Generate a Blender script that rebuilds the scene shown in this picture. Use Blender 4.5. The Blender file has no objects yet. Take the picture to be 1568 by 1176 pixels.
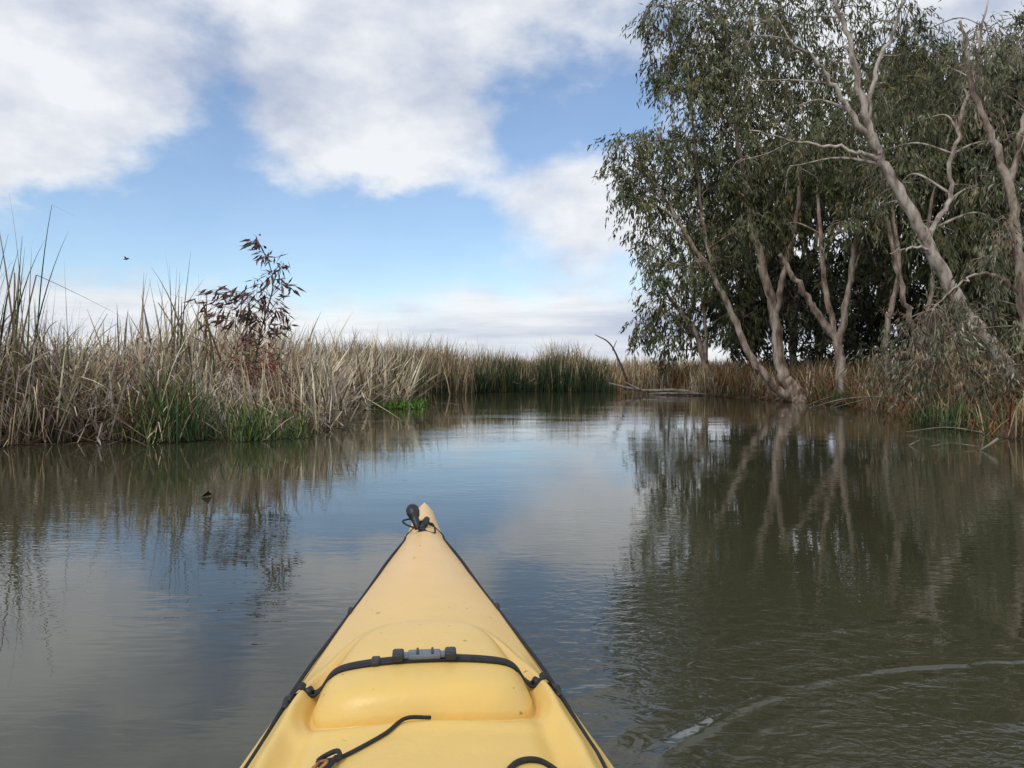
import bpy, math, random
import numpy as np
from mathutils import Vector, Matrix
R = np.random.default_rng(7)
random.seed(7)
scene = bpy.context.scene

# ------------------------------------------------------------------ helpers
def new_mat(name):
    m = bpy.data.materials.new(name); m.use_nodes = True
    nt = m.node_tree; b = nt.nodes['Principled BSDF']
    return m, nt, b

def N(nt, t, **kw):
    n = nt.nodes.new(t)
    for k, v in kw.items():
        setattr(n, k, v)
    return n

def simple_mat(name, c1, c2, scale=8, rough=0.6, bump=0.0, stretch=(1,1,1), spec=0.5, detail=6):
    m, nt, b = new_mat(name)
    tc = N(nt, 'ShaderNodeTexCoord'); mp = N(nt, 'ShaderNodeMapping')
    mp.inputs['Scale'].default_value = stretch
    nz = N(nt, 'ShaderNodeTexNoise'); nz.inputs['Scale'].default_value = scale; nz.inputs['Detail'].default_value = detail
    cr = N(nt, 'ShaderNodeValToRGB')
    cr.color_ramp.elements[0].position = .35; cr.color_ramp.elements[1].position = .65
    cr.color_ramp.elements[0].color = (*c1, 1); cr.color_ramp.elements[1].color = (*c2, 1)
    nt.links.new(tc.outputs['Object'], mp.inputs[0]); nt.links.new(mp.outputs[0], nz.inputs[0])
    nt.links.new(nz.outputs['Fac'], cr.inputs[0]); nt.links.new(cr.outputs[0], b.inputs['Base Color'])
    b.inputs['Roughness'].default_value = rough
    b.inputs['Specular IOR Level'].default_value = spec
    if bump:
        bp = N(nt, 'ShaderNodeBump'); bp.inputs['Strength'].default_value = bump; bp.inputs['Distance'].default_value = .02
        nt.links.new(nz.outputs['Fac'], bp.inputs['Height']); nt.links.new(bp.outputs[0], b.inputs['Normal'])
    return m

def leaf_mat(name, rough=0.5, spec=0.4):
    m, nt, b = new_mat(name)
    at = N(nt, 'ShaderNodeAttribute', attribute_name='Col')
    nt.links.new(at.outputs['Color'], b.inputs['Base Color'])
    b.inputs['Roughness'].default_value = rough; b.inputs['Specular IOR Level'].default_value = spec
    return m

def mesh_obj(name, v, f, mat, col=None, smooth=False, parent=None):
    v = np.asarray(v, dtype=np.float32); f = np.asarray(f, dtype=np.int32)
    me = bpy.data.meshes.new(name)
    k = f.shape[1]
    me.vertices.add(len(v)); me.vertices.foreach_set('co', v.ravel())
    me.loops.add(f.size); me.loops.foreach_set('vertex_index', f.ravel())
    me.polygons.add(len(f)); me.polygons.foreach_set('loop_start', np.arange(0, f.size, k, dtype=np.int32))
    me.polygons.foreach_set('loop_total', np.full(len(f), k, dtype=np.int32))
    me.update(calc_edges=True); me.validate()
    if col is not None:
        a = me.color_attributes.new('Col', 'FLOAT_COLOR', 'POINT')
        c = np.ones((len(v), 4), dtype=np.float32); c[:, :3] = col
        a.data.foreach_set('color', c.ravel())
    if smooth:
        me.polygons.foreach_set('use_smooth', np.ones(len(me.polygons), dtype=bool))
    me.materials.append(mat)
    o = bpy.data.objects.new(name, me); scene.collection.objects.link(o)
    if parent: o.parent = parent
    return o

def empty(name, loc=(0,0,0)):
    e = bpy.data.objects.new(name, None); scene.collection.objects.link(e); e.location = loc
    e.empty_display_size = .2
    return e

class Acc:
    """accumulates quads"""
    def __init__(s): s.v=[]; s.f=[]; s.c=[]; s.n=0
    def add(s, v, f, c=None):
        v=np.asarray(v,float); f=np.asarray(f,int)
        s.v.append(v); s.f.append(f+s.n); s.n+=len(v)
        if c is not None: s.c.append(np.broadcast_to(c,(len(v),3)))
    def obj(s, name, mat, smooth=False, parent=None):
        return mesh_obj(name, np.vstack(s.v), np.vstack(s.f), mat, np.vstack(s.c) if s.c else None, smooth, parent)

def catmull(pts, n):
    pts = np.asarray(pts, float)
    P = np.vstack([2*pts[0]-pts[1], pts, 2*pts[-1]-pts[-2]])
    out = []
    for i in range(1, len(P)-2):
        for t in np.linspace(0, 1, n, endpoint=False):
            a,b,c,d = P[i-1],P[i],P[i+1],P[i+2]
            out.append(.5*((2*b)+(-a+c)*t+(2*a-5*b+4*c-d)*t*t+(-a+3*b-3*c+d)*t**3))
    out.append(P[-2]); return np.array(out)

def tube(pts, rad, sides=7, rough=0.0):
    pts = np.asarray(pts, float); n = len(pts)
    rad = np.broadcast_to(np.asarray(rad, float), (n,)).copy()
    tan = np.gradient(pts, axis=0); tan /= np.linalg.norm(tan, axis=1)[:,None]+1e-9
    up = np.array([0.13, 0.97, .2]); up/=np.linalg.norm(up)
    a = np.cross(tan, up); a /= np.linalg.norm(a, axis=1)[:,None]+1e-9
    b = np.cross(tan, a)
    ang = np.linspace(0, 2*np.pi, sides, endpoint=False)
    rr = rad[:,None]*(1+rough*R.normal(size=(n,sides)))
    v = pts[:,None,:] + rr[...,None]*(np.cos(ang)[None,:,None]*a[:,None,:] + np.sin(ang)[None,:,None]*b[:,None,:])
    v = v.reshape(-1,3)
    i = np.arange(n-1)[:,None]*sides; j = np.arange(sides)[None,:]; j2=(j+1)%sides
    f = np.stack([i+j, i+j2, i+sides+j2, i+sides+j], -1).reshape(-1,4)
    v = np.vstack([v, pts[0], pts[-1]]); c0=len(v)-2; c1=len(v)-1
    caps=[]
    for k in range(0, sides-sides%2, 2):
        caps.append([c0,(k+2)%sides,(k+1)%sides,k]); b0=(n-1)*sides
        caps.append([c1,b0+k,b0+(k+1)%sides,b0+(k+2)%sides])
    return v, np.vstack([f, caps])

# ------------------------------------------------------------------ river outline and ground
river = np.array([(-9,-90),(-7.6,-4),(-7.0,4),(-6.6,8),(-5.9,9.6),(-5.2,10.3),(-4.5,10.1),(-3.7,10.3),(-2.8,10.9),(-3.0,12.6),(-4.3,15),(-3.9,17),
                  (-2.5,18.4),(-2.3,20),(-3.4,23),(-3.2,26),(-1.6,29),(1.0,30.2),(3.6,30),(5.6,27.5),(6.9,24),(7.6,21.2),(8.0,18.5),
                  (7.3,15),(6.7,12.5),(6.5,10.3),(7.4,5),(8.6,0),(10,-90)], float)
def sdf(x, y):
    x=np.asarray(x,float).ravel(); y=np.asarray(y,float).ravel()
    inside=np.zeros(len(x),bool); dmin=np.full(len(x),1e9)
    n=len(river)
    for i in range(n):
        x1,y1=river[i]; x2,y2=river[(i+1)%n]
        dx,dy=x2-x1,y2-y1
        t=np.clip(((x-x1)*dx+(y-y1)*dy)/(dx*dx+dy*dy),0,1)
        dmin=np.minimum(dmin,np.hypot(x-x1-t*dx,y-y1-t*dy))
        c=((y1>y)!=(y2>y))&(x<(x2-x1)*(y-y1)/(y2-y1+1e-12)+x1)
        inside^=c
    return np.where(inside,-dmin,dmin)
def wob(x,y):
    return .25*np.sin(x*2.1+1.3*np.sin(y*1.7))+.15*np.sin(y*3.7+x)
def ground_z(x,y):
    d=sdf(x,y)+wob(np.ravel(x),np.ravel(y))*.6
    x=np.ravel(x); y=np.ravel(y)
    z=np.where(d<0, np.maximum(-.8, d*.45), .30*(1-np.exp(-d/1.2)))
    return z+.04*np.sin(x*3.1+y)*np.sin(y*2.7)*(np.hypot(x,y)<80)-.02

gx=np.sinh(np.linspace(-6.2,6.2,321))*6; gy=np.sinh(np.linspace(-6.2,6.2,321))*6+14
X,Y=np.meshgrid(gx,gy); Z=ground_z(X,Y)
idx=np.arange(321*321).reshape(321,321)
F=np.stack([idx[:-1,:-1],idx[:-1,1:],idx[1:,1:],idx[1:,:-1]],-1).reshape(-1,4)
mat_ground=simple_mat('mud_and_litter',(.05,.035,.02),(.17,.12,.07),6,.9,.5)
mesh_obj('ground',np.stack([X.ravel(),Y.ravel(),Z],-1),F,mat_ground,smooth=True)

# ------------------------------------------------------------------ water
m,nt,b=new_mat('river_water')
tc=N(nt,'ShaderNodeTexCoord')
b.inputs['Roughness'].default_value=.012; b.inputs['IOR'].default_value=1.42
nc=N(nt,'ShaderNodeTexNoise'); nc.inputs['Scale'].default_value=.35; nc.inputs['Detail'].default_value=2
cr=N(nt,'ShaderNodeValToRGB'); cr.color_ramp.elements[0].color=(.040,.040,.020,1); cr.color_ramp.elements[1].color=(.052,.050,.027,1)
cr.color_ramp.elements[0].position=.3; cr.color_ramp.elements[1].position=.7
nt.links.new(tc.outputs['Object'],nc.inputs[0]); nt.links.new(nc.outputs['Fac'],cr.inputs[0]); nt.links.new(cr.outputs[0],b.inputs['Base Color'])
def noise_h(scale,stretch,rot,detail,dist=0):
    mp=N(nt,'ShaderNodeMapping'); mp.inputs['Scale'].default_value=stretch; mp.inputs['Rotation'].default_value=(0,0,rot)
    nz=N(nt,'ShaderNodeTexNoise'); nz.inputs['Scale'].default_value=scale; nz.inputs['Detail'].default_value=detail; nz.inputs['Distortion'].default_value=dist
    nt.links.new(tc.outputs['Object'],mp.inputs[0]); nt.links.new(mp.outputs[0],nz.inputs[0]); return nz.outputs['Fac']
def math_(op,a,b_=None,c=None):
    n=N(nt,'ShaderNodeMath',operation=op)
    for i,q in enumerate((a,b_,c)):
        if q is None: continue
        if isinstance(q,(int,float)): n.inputs[i].default_value=q
        else: nt.links.new(q,n.inputs[i])
    return n.outputs[0]
def dist_to(cx,cy,sx=1,sy=1):
    mp=N(nt,'ShaderNodeMapping'); mp.vector_type='TEXTURE'; mp.inputs['Location'].default_value=(cx,cy,0); mp.inputs['Scale'].default_value=(sx,sy,1)
    nt.links.new(tc.outputs['Object'],mp.inputs[0]); l=N(nt,'ShaderNodeVectorMath',operation='LENGTH'); nt.links.new(mp.outputs[0],l.inputs[0]); return l.outputs['Value']
h1=noise_h(1.0,(1,1.8,1),.1,1)
h2=noise_h(7,(1,3,1),.10,2,.3)
patch=noise_h(.45,(1,1.4,1),0,2)
pm=N(nt,'ShaderNodeMapRange'); pm.inputs['From Min'].default_value=.42; pm.inputs['From Max'].default_value=.60; nt.links.new(patch,pm.inputs[0])
hh=math_('ADD', math_('MULTIPLY',h1,.0024), math_('MULTIPLY',h2,math_('MULTIPLY_ADD',pm.outputs[0],.0011,.0003)))
def gauss(d,k=-1.6): return math_('POWER',2.718,math_('MULTIPLY',math_('MULTIPLY',d,d),k))
# disturbed water beside the bow (paddle swirl and wake)
hh=math_('ADD',hh,math_('MULTIPLY',math_('MULTIPLY',noise_h(12,(1,1.5,1),.6,2,.9),gauss(dist_to(.75,2.3,.75,1.1))),.0055))
hh=math_('ADD',hh,math_('MULTIPLY',math_('MULTIPLY',noise_h(22,(1,1.2,1),.2,3,1.2),gauss(dist_to(1.1,1.6,.6,.38))),.0085))
rr=dist_to(1.55,1.0)
rj=math_('ADD',rr,math_('MULTIPLY',noise_h(2.5,(1,1,1),0,3),.12))
brk=N(nt,'ShaderNodeMapRange'); brk.inputs['From Min'].default_value=.38; brk.inputs['From Max'].default_value=.6; nt.links.new(noise_h(2.3,(1,1,1),4,2),brk.inputs[0])
for r0,w,a in ((1.53,.026,.0090),(1.42,.03,.003),(1.66,.035,.003),(1.14,.04,.003),(1.88,.05,.003)):
    g=gauss(math_('DIVIDE',math_('SUBTRACT',rj,r0),w),-1.0)
    hh=math_('ADD',hh,math_('MULTIPLY',math_('MULTIPLY',g,brk.outputs[0]),a))
# left side bow ripples
hh=math_('ADD',hh,math_('MULTIPLY',math_('MULTIPLY',noise_h(4,(1,4,1),-.5,1,.4),gauss(dist_to(-.9,2.9,.8,.5))),.003))
bp=N(nt,'ShaderNodeBump'); bp.inputs['Strength'].default_value=1; bp.inputs['Distance'].default_value=1
nt.links.new(hh,bp.inputs['Height']); nt.links.new(bp.outputs[0],b.inputs['Normal'])
wx=np.array([-1500,-40,-10,0,10,40,1500.]); wy=np.array([-1500,-60,0,15,35,1500.])
X,Y=np.meshgrid(wx,wy); idx=np.arange(X.size).reshape(X.shape)
F=np.stack([idx[:-1,:-1],idx[:-1,1:],idx[1:,1:],idx[1:,:-1]],-1).reshape(-1,4)
mesh_obj('river_water',np.stack([X.ravel(),Y.ravel(),X.ravel()*0],-1),F,m)

# ------------------------------------------------------------------ reeds
mat_reed=leaf_mat('reed_blades',.6,.3)
def cl(x,y,s=1.0,o=0.0):
    """clumpiness field 0..1"""
    return .5+.25*np.sin(x*2.3*s+1.7*np.sin(y*1.3*s+o)+o)+.25*np.sin(y*2.9*s+1.9*np.sin(x*1.9*s-o)+2*o)
def blades(base,h,width,col,th0=.12,bend=.5,kinkp=.25,K=6,az=None):
    n=len(base); h=np.broadcast_to(h,(n,))
    if az is None: az=R.uniform(0,2*np.pi,n)
    th=np.abs(R.normal(0,1,n))*th0; bd=np.abs(R.normal(0,1,n))*bend
    kt=R.uniform(.35,.9,n); ka=np.where(R.random(n)<kinkp,R.uniform(.8,2.4,n),0)
    t=(np.arange(K)+.5)/K
    ang=th[:,None]+bd[:,None]*t[None]**2+ka[:,None]*(t[None]>kt[:,None])
    ang=np.minimum(ang,2.9)
    step=(h/K)[:,None]
    dx=np.sin(ang)*step; dz=np.cos(ang)*step
    rx=np.concatenate([np.zeros((n,1)),np.cumsum(dx,1)],1); rz=np.concatenate([np.zeros((n,1)),np.cumsum(dz,1)],1)
    P=base[:,None,:]+np.stack([rx*np.cos(az)[:,None],rx*np.sin(az)[:,None],rz],-1)
    P[...,2]=np.maximum(P[...,2],.01)
    wa=R.uniform(0,np.pi,n); tt=np.arange(K+1)/K
    w=(np.broadcast_to(width,(n,)))[:,None]*np.where(tt<.6,1,(1-tt)/.4*.9+.1)[None]*.5
    S=np.stack([np.cos(wa),np.sin(wa),np.zeros(n)],-1)[:,None,:]*w[...,None]
    V=np.stack([P-S,P+S],2).reshape(n,-1,3)
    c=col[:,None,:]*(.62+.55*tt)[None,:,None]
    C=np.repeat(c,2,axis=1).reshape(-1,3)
    k=np.arange(K)*2; f=np.stack([k,k+1,k+3,k+2],-1)
    Fq=(np.arange(n)*(2*(K+1)))[:,None,None]+f[None]
    return V.reshape(-1,3),Fq.reshape(-1,4),C
def palette(n,cols,probs,var=.2):
    cols=np.array(cols); probs=np.array(probs,float); probs/=probs.sum()
    c=cols[R.choice(len(cols),n,p=probs)]
    return c*(1+R.normal(0,var,(n,1))).clip(.45,1.7)
def zonecol(p,cols,var=.2,s=.9,o=0,mixp=.35):
    """colour chosen by patches so that clumps share a colour"""
    n=len(p); cols=np.array(cols)
    f=(cl(p[:,0],p[:,1],s,o)*1.0+.35*cl(p[:,0],p[:,1],s*2.7,o+1)+R.normal(0,.08,n))/1.35
    f=(np.argsort(np.argsort(f))/n)
    i=np.minimum((f*len(cols)).astype(int),len(cols)-1)
    rnd=R.random(n)<mixp; i[rnd]=R.integers(0,len(cols),rnd.sum())
    return cols[i]*(1+R.normal(0,var,(n,1))).clip(.45,1.7)
def land(n,x0,x1,y0,y1,dmin=-.1,dmax=5,clump=.0,falloff=None):
    out=[]
    tot=0
    while tot<n:
        x=R.uniform(x0,x1,n*3); y=R.uniform(y0,y1,n*3); d=sdf(x,y)
        k=(d>dmin)&(d<dmax)
        if falloff: k&=R.random(len(x))<np.exp(-np.maximum(d,0)/falloff)
        if clump: k&=(np.sin(x*2.7+2*np.sin(y*1.9))*np.sin(y*3.3+1.5*np.sin(x*2.1))>R.uniform(-1.2,clump,len(x)))
        x=x[k];y=y[k]; out.append(np.stack([x,y,ground_z(x,y)-.03],-1)); tot+=len(x)
    o=np.vstack(out)[:n]; o[:,2]=np.maximum(o[:,2],-.06); return o
TAN=(.50,.38,.23);STRAW=(.64,.55,.39);BRN=(.18,.115,.07);GRN=(.08,.12,.035);RED=(.25,.09,.06);GREY=(.40,.345,.31);OLV=(.17,.16,.06);DGR=(.038,.066,.034);ORG=(.34,.18,.07);PALE=(.76,.68,.51)

# near left bank : clumpy, tangled
A=Acc()
p=land(13000,-15,-2.7,7.5,15.5,-.3,5,.9,2.5)
br_=p[:,0]*11/p[:,1]
hx=np.interp(br_,[-8,-6.9,-6.2,-5.6,-5.1,-4.6,-4.1,-3.7,-2.8],[1.75,1.75,1.5,1.15,1.2,1.2,.7,.42,.32])
hx=hx*(.28+1.0*cl(p[:,0],p[:,1],1.9,.7))*R.uniform(.4,1.2,len(p))
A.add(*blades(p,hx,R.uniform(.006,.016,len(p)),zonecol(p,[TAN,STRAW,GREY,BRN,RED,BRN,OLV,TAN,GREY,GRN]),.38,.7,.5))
# understorey tangle
p=land(8000,-14,-2.7,8,15,-.25,3,.5,1.5)
A.add(*blades(p,R.uniform(.3,.8,len(p))*np.interp(p[:,0]*11/p[:,1],[-5,-3.8],[1,.5]),R.uniform(.006,.014,len(p)),zonecol(p,[BRN,RED,GREY,TAN,GRN,BRN],.3,1.3,2),.9,.9,.6,5))
# dead bent-over leaves on top, straw coloured
p=land(3400,-9,-3.6,9,13.5,.0,3,.9,1.5)
p[:,2]+=R.uniform(.2,.95,len(p))*np.interp(p[:,0]*11/p[:,1],[-8,-5,-3.7],[1.2,.8,.2])
A.add(*blades(p,R.uniform(.3,.9,len(p)),R.uniform(.008,.024,len(p)),palette(len(p),[TAN,STRAW,GREY,PALE],[2,3,2,1]),1.1,1.4,.4,6))
# tall thin stems
for cx,cy,n,hh_ in ((-6.2,9.9,50,2.55),(-5.85,10.2,10,1.9),(-4.55,11.2,44,2.0),(-4.95,11.5,8,1.7),(-7.2,10.5,30,2.4),(-3.3,12.2,8,1.2),(-5.3,11,8,1.8),(-4.2,11.6,6,1.4),(-6.6,9.6,16,2.6)):
    q=np.stack([R.normal(cx,.15,n),R.normal(cy,.25,n),np.full(n,.05)],-1)
    A.add(*blades(q,R.uniform(.5,1.28,n)*hh_,R.uniform(.014,.028,n),palette(n,[OLV,DGR,BRN,TAN],[2,4,3,1]),.09,.28,.45,11))
A.obj('reed_bank',mat_reed)

# broken straw pile on the point
A=Acc()
n=6500; q=np.stack([R.uniform(-6.4,-2.3,n),R.uniform(12.6,18.9,n),np.zeros(n)],-1)
d=sdf(q[:,0],q[:,1]); q=q[d>-.45]; d=d[d>-.45]
q[:,2]=R.uniform(.02,1,len(q))**1.0*np.clip(.26+d*.7,.10,1.05)*(.6+.6*cl(q[:,0],q[:,1],1.4,2))
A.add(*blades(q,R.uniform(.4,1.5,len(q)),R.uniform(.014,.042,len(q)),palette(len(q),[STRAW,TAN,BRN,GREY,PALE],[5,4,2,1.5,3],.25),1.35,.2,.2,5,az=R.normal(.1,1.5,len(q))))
n=900; q=np.stack([R.uniform(-3.9,-2.6,n),R.uniform(10.9,13.2,n),R.uniform(.0,.3,n)],-1)
A.add(*blades(q,R.uniform(.4,1.1,n),R.uniform(.008,.022,n),palette(n,[STRAW,TAN,BRN,GREY,PALE],[4,4,3,1.5,2],.25),1.25,.3,.25,5,az=R.normal(3.0,1.2,n)))
n=700; q=np.stack([R.uniform(-6.8,-4.2,n),R.uniform(9.6,11.2,n),R.uniform(.0,.5,n)],-1)
A.add(*blades(q,R.uniform(.4,1.3,n),R.uniform(.008,.026,n),palette(n,[STRAW,TAN,BRN,GREY],[3,3,3,3],.25),1.0,.3,.4,5))
A.obj('fallen_reeds',mat_reed)

# mid / far reed beds
A=Acc()
p=land(13000,-34,-2.4,15,34,-.1,9,.9,5)
pile=(p[:,0]>-6.8)&(p[:,1]<19.3)
hx=np.interp(p[:,1],[14,17,22,30],[1.1,1.25,1.65,1.85])*(.5+.65*cl(p[:,0],p[:,1],1.1,1))*np.where(pile,.18,1)
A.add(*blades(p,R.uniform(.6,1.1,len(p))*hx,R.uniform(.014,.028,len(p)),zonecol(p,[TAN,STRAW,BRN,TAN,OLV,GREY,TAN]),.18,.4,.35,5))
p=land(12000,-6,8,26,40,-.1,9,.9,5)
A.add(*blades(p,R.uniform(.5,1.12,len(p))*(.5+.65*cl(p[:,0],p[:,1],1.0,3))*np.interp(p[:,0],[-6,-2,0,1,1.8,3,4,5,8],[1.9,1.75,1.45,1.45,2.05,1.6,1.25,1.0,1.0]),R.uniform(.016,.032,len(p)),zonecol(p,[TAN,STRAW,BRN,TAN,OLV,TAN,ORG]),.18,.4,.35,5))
p=land(8000,-40,30,36,70,2,40)
A.add(*blades(p,R.uniform(.9,1.35,len(p)),R.uniform(.04,.07,len(p)),palette(len(p),[TAN,STRAW,BRN,OLV],[5,2,2,2]),.12,.2,.2,4))
p=land(6500,5.2,12,20,34,-.05,6,.8,3)
A.add(*blades(p,R.uniform(.5,1.15,len(p)),R.uniform(.014,.028,len(p)),zonecol(p,[TAN,STRAW,BRN,ORG,OLV,ORG]),.25,.4,.3,5))
A.obj('reed_bed',mat_reed)
# dark green bulrushes at the far edge
A=Acc()
p=land(5200,-1.4,3.7,27.5,33,-.45,1.5,.9)
A.add(*blades(p,R.uniform(.5,1.5,len(p))*(.6+.55*cl(p[:,0],p[:,1],1.8,1))*np.interp(p[:,0],[-1.4,-.8,0,.7,1,2,3.4],[.9,1.1,1.0,.7,1.0,1.1,.8]),R.uniform(.014,.026,len(p)),palette(len(p),[DGR,GRN,OLV,TAN],[7,1.6,.8,.6]),.15,.25,.2,5))
p=land(4000,-4.6,-1.8,19,30,-.35,1.4,.9)
A.add(*blades(p,R.uniform(.5,1.45,len(p))*(.6+.6*cl(p[:,0],p[:,1],1.6,1)),R.uniform(.014,.026,len(p)),palette(len(p),[DGR,GRN,OLV,TAN],[5,2,1.5,1.2]),.2,.35,.25,5))
n=60; q=np.stack([R.normal(-2.9,.25,n),R.normal(24,.4,n),np.zeros(n)],-1)
A.add(*blades(q,R.uniform(.8,1.9,n),R.uniform(.02,.03,n),palette(n,[TAN,BRN,OLV],[3,2,2]),.2,.4,.3,7))
n=50; q=np.stack([R.normal(-1.7,.2,n),R.normal(27,.3,n),np.full(n,-.05)],-1)
A.add(*blades(q,R.uniform(.6,2.0,n),R.uniform(.025,.035,n),palette(n,[TAN,BRN,DGR],[3,2,3]),.2,.4,.3,7))
A.obj('bulrush_clump',mat_reed)
# fresh green sedges on the waterline, left
A=Acc()
G1=(.075,.145,.04);G2=(.20,.26,.06);G3=(.05,.09,.035)
for cx,cy,n,hh_,s in ((-5.75,9.9,150,.9,.15),(-4.2,9.85,300,1.0,.15),(-3.95,9.9,110,.7,.12),(-3.25,10.0,280,.6,.16),(-2.85,10.3,150,.5,.14),(-6.6,9.2,90,.6,.2),(-4.75,10.0,50,.6,.12)):
    q=np.stack([R.normal(cx,s,n),R.normal(cy,.17,n),np.full(n,-.05)],-1)
    A.add(*blades(q,R.uniform(.3,1.2,n)*hh_,R.uniform(.008,.018,n),palette(n,[G1,G2,G3,TAN],[4,3 if cx>-3.5 else .8,3,1.2]),.32,.8,.3,6))
n=1100; q=np.stack([R.uniform(-3.1,-2.0,n),R.uniform(17.4,19.0,n),np.full(n,.0)],-1)
A.add(*blades(q,R.uniform(.08,.26,n),R.uniform(.02,.035,n),palette(n,[(.20,.36,.06),(.11,.22,.04)],[1,1]),.5,.8,.0,4))
A.obj('sedge_tussock',mat_reed)
# right bank grass
A=Acc()
p=land(12000,6.2,15,9.5,26,-.25,5,.8,2.2)
A.add(*blades(p,R.uniform(.3,1.2,len(p))*np.interp(p[:,1],[9,13,18,24],[.7,.9,1,1])*(.35+.85*cl(p[:,0],p[:,1],1.4,0)),R.uniform(.009,.02,len(p)),zonecol(p,[ORG,BRN,TAN,BRN,RED,BRN,OLV,GRN,ORG]),.6,.9,.5,5))
n=600; q=np.stack([R.normal(6.75,.3,n),R.normal(12.0,.35,n),np.zeros(n)],-1)
A.add(*blades(q,R.uniform(.2,.5,n),R.uniform(.01,.016,n),palette(n,[G1,G3,OLV],[2,3,2]),.3,.6,.2,5))
n=260; q=np.stack([R.normal(8.0,.3,n),R.normal(19.1,.3,n),np.zeros(n)],-1)
A.add(*blades(q,R.uniform(.2,.5,n),R.uniform(.01,.02,n),palette(n,[G1,G3,OLV],[2,3,2]),.3,.6,.2,5))
A.obj('bank_grass',mat_reed)

# ------------------------------------------------------------------ trees
mat_leaf=leaf_mat('gum_leaves',.48,.32)
def bark(name,c1,c2,c3):
    m,nt,b=new_mat(name)
    tc=N(nt,'ShaderNodeTexCoord'); mp=N(nt,'ShaderNodeMapping'); mp.inputs['Scale'].default_value=(4,4,1.1)
    n1=N(nt,'ShaderNodeTexNoise'); n1.inputs['Scale'].default_value=1.8; n1.inputs['Detail'].default_value=9; n1.inputs['Roughness'].default_value=.62
    cr=N(nt,'ShaderNodeValToRGB'); e=cr.color_ramp.elements
    e[0].position=.36; e[0].color=(*c1,1); e[1].position=.62; e[1].color=(*c3,1); q=e.new(.48); q.color=(*c2,1)
    nt.links.new(tc.outputs['Object'],mp.inputs[0]); nt.links.new(mp.outputs[0],n1.inputs[0]); nt.links.new(n1.outputs['Fac'],cr.inputs[0]); nt.links.new(cr.outputs[0],b.inputs['Base Color'])
    bp=N(nt,'ShaderNodeBump'); bp.inputs['Strength'].default_value=.8; bp.inputs['Distance'].default_value=.04
    nt.links.new(n1.outputs['Fac'],bp.inputs['Height']); nt.links.new(bp.outputs[0],b.inputs['Normal']); b.inputs['Roughness'].default_value=.75
    return m
mat_bark=bark('gum_bark',(.085,.055,.04),(.27,.195,.145),(.50,.42,.34))
mat_pale=bark('pale_gum_bark',(.12,.09,.07),(.37,.30,.245),(.60,.54,.46))
mat_bark_dark=bark('dark_bark',(.04,.028,.02),(.09,.065,.048),(.17,.135,.105))

def leaves(p,d,L,W):
    n=len(p); d=d/np.linalg.norm(d,axis=1)[:,None]
    s=np.cross(d,R.normal(size=(n,3))); s/=np.linalg.norm(s,axis=1)[:,None]+1e-9
    L=np.broadcast_to(L,(n,))[:,None]; W=np.broadcast_to(W,(n,))[:,None]*.5
    V=np.stack([p,p+d*L*.42+s*W,p+d*L,p+d*L*.42-s*W],1).reshape(-1,3)
    return V,np.arange(n*4).reshape(-1,4)
GUM=[(.118,.128,.055),(.080,.096,.036),(.20,.20,.115),(.15,.125,.05)]
def clump_leaves(A,c,r,dens,L,W,cols,probs,droop=1.0,squash=.8,per=22,tl=.55,bright=1):
    nt_=max(3,int(dens*r*r)); 
    d=R.normal(size=(nt_,3)); d/=np.linalg.norm(d,axis=1)[:,None]
    rad=r*R.uniform(.15,1,(nt_,1))**.6
    st=np.array(c)+d*rad*np.array([1,1,squash])
    out=d*.6+np.array([0,0,-.55*droop])+R.normal(0,.3,(nt_,3))
    out/=np.linalg.norm(out,axis=1)[:,None]
    t=R.uniform(0,1,(nt_,per)); tl_=tl*R.uniform(.6,1.3,(nt_,1))
    P=st[:,None,:]+out[:,None,:]*(t*tl_)[...,None]
    P[...,2]-=(t**2*tl_*.45*droop)
    P+=R.normal(0,.045,P.shape)
    P=P.reshape(-1,3)
    D=np.repeat(out,per,0)*.5+np.array([0,0,-.9*droop])+R.normal(0,.42,P.shape)
    V,Fq=leaves(P,D,R.uniform(.7,1.3,len(P))*L,R.uniform(.7,1.3,len(P))*W)
    cb=R.uniform(.7,1.3)
    base=palette(nt_,cols,probs,.24)*bright*cb
    C=np.repeat(np.repeat(base,per,0)*(1+R.normal(0,.15,(nt_*per,1))),4,0)
    A.add(V,Fq,C.clip(.01,1))
    return st,out,tl_
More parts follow.
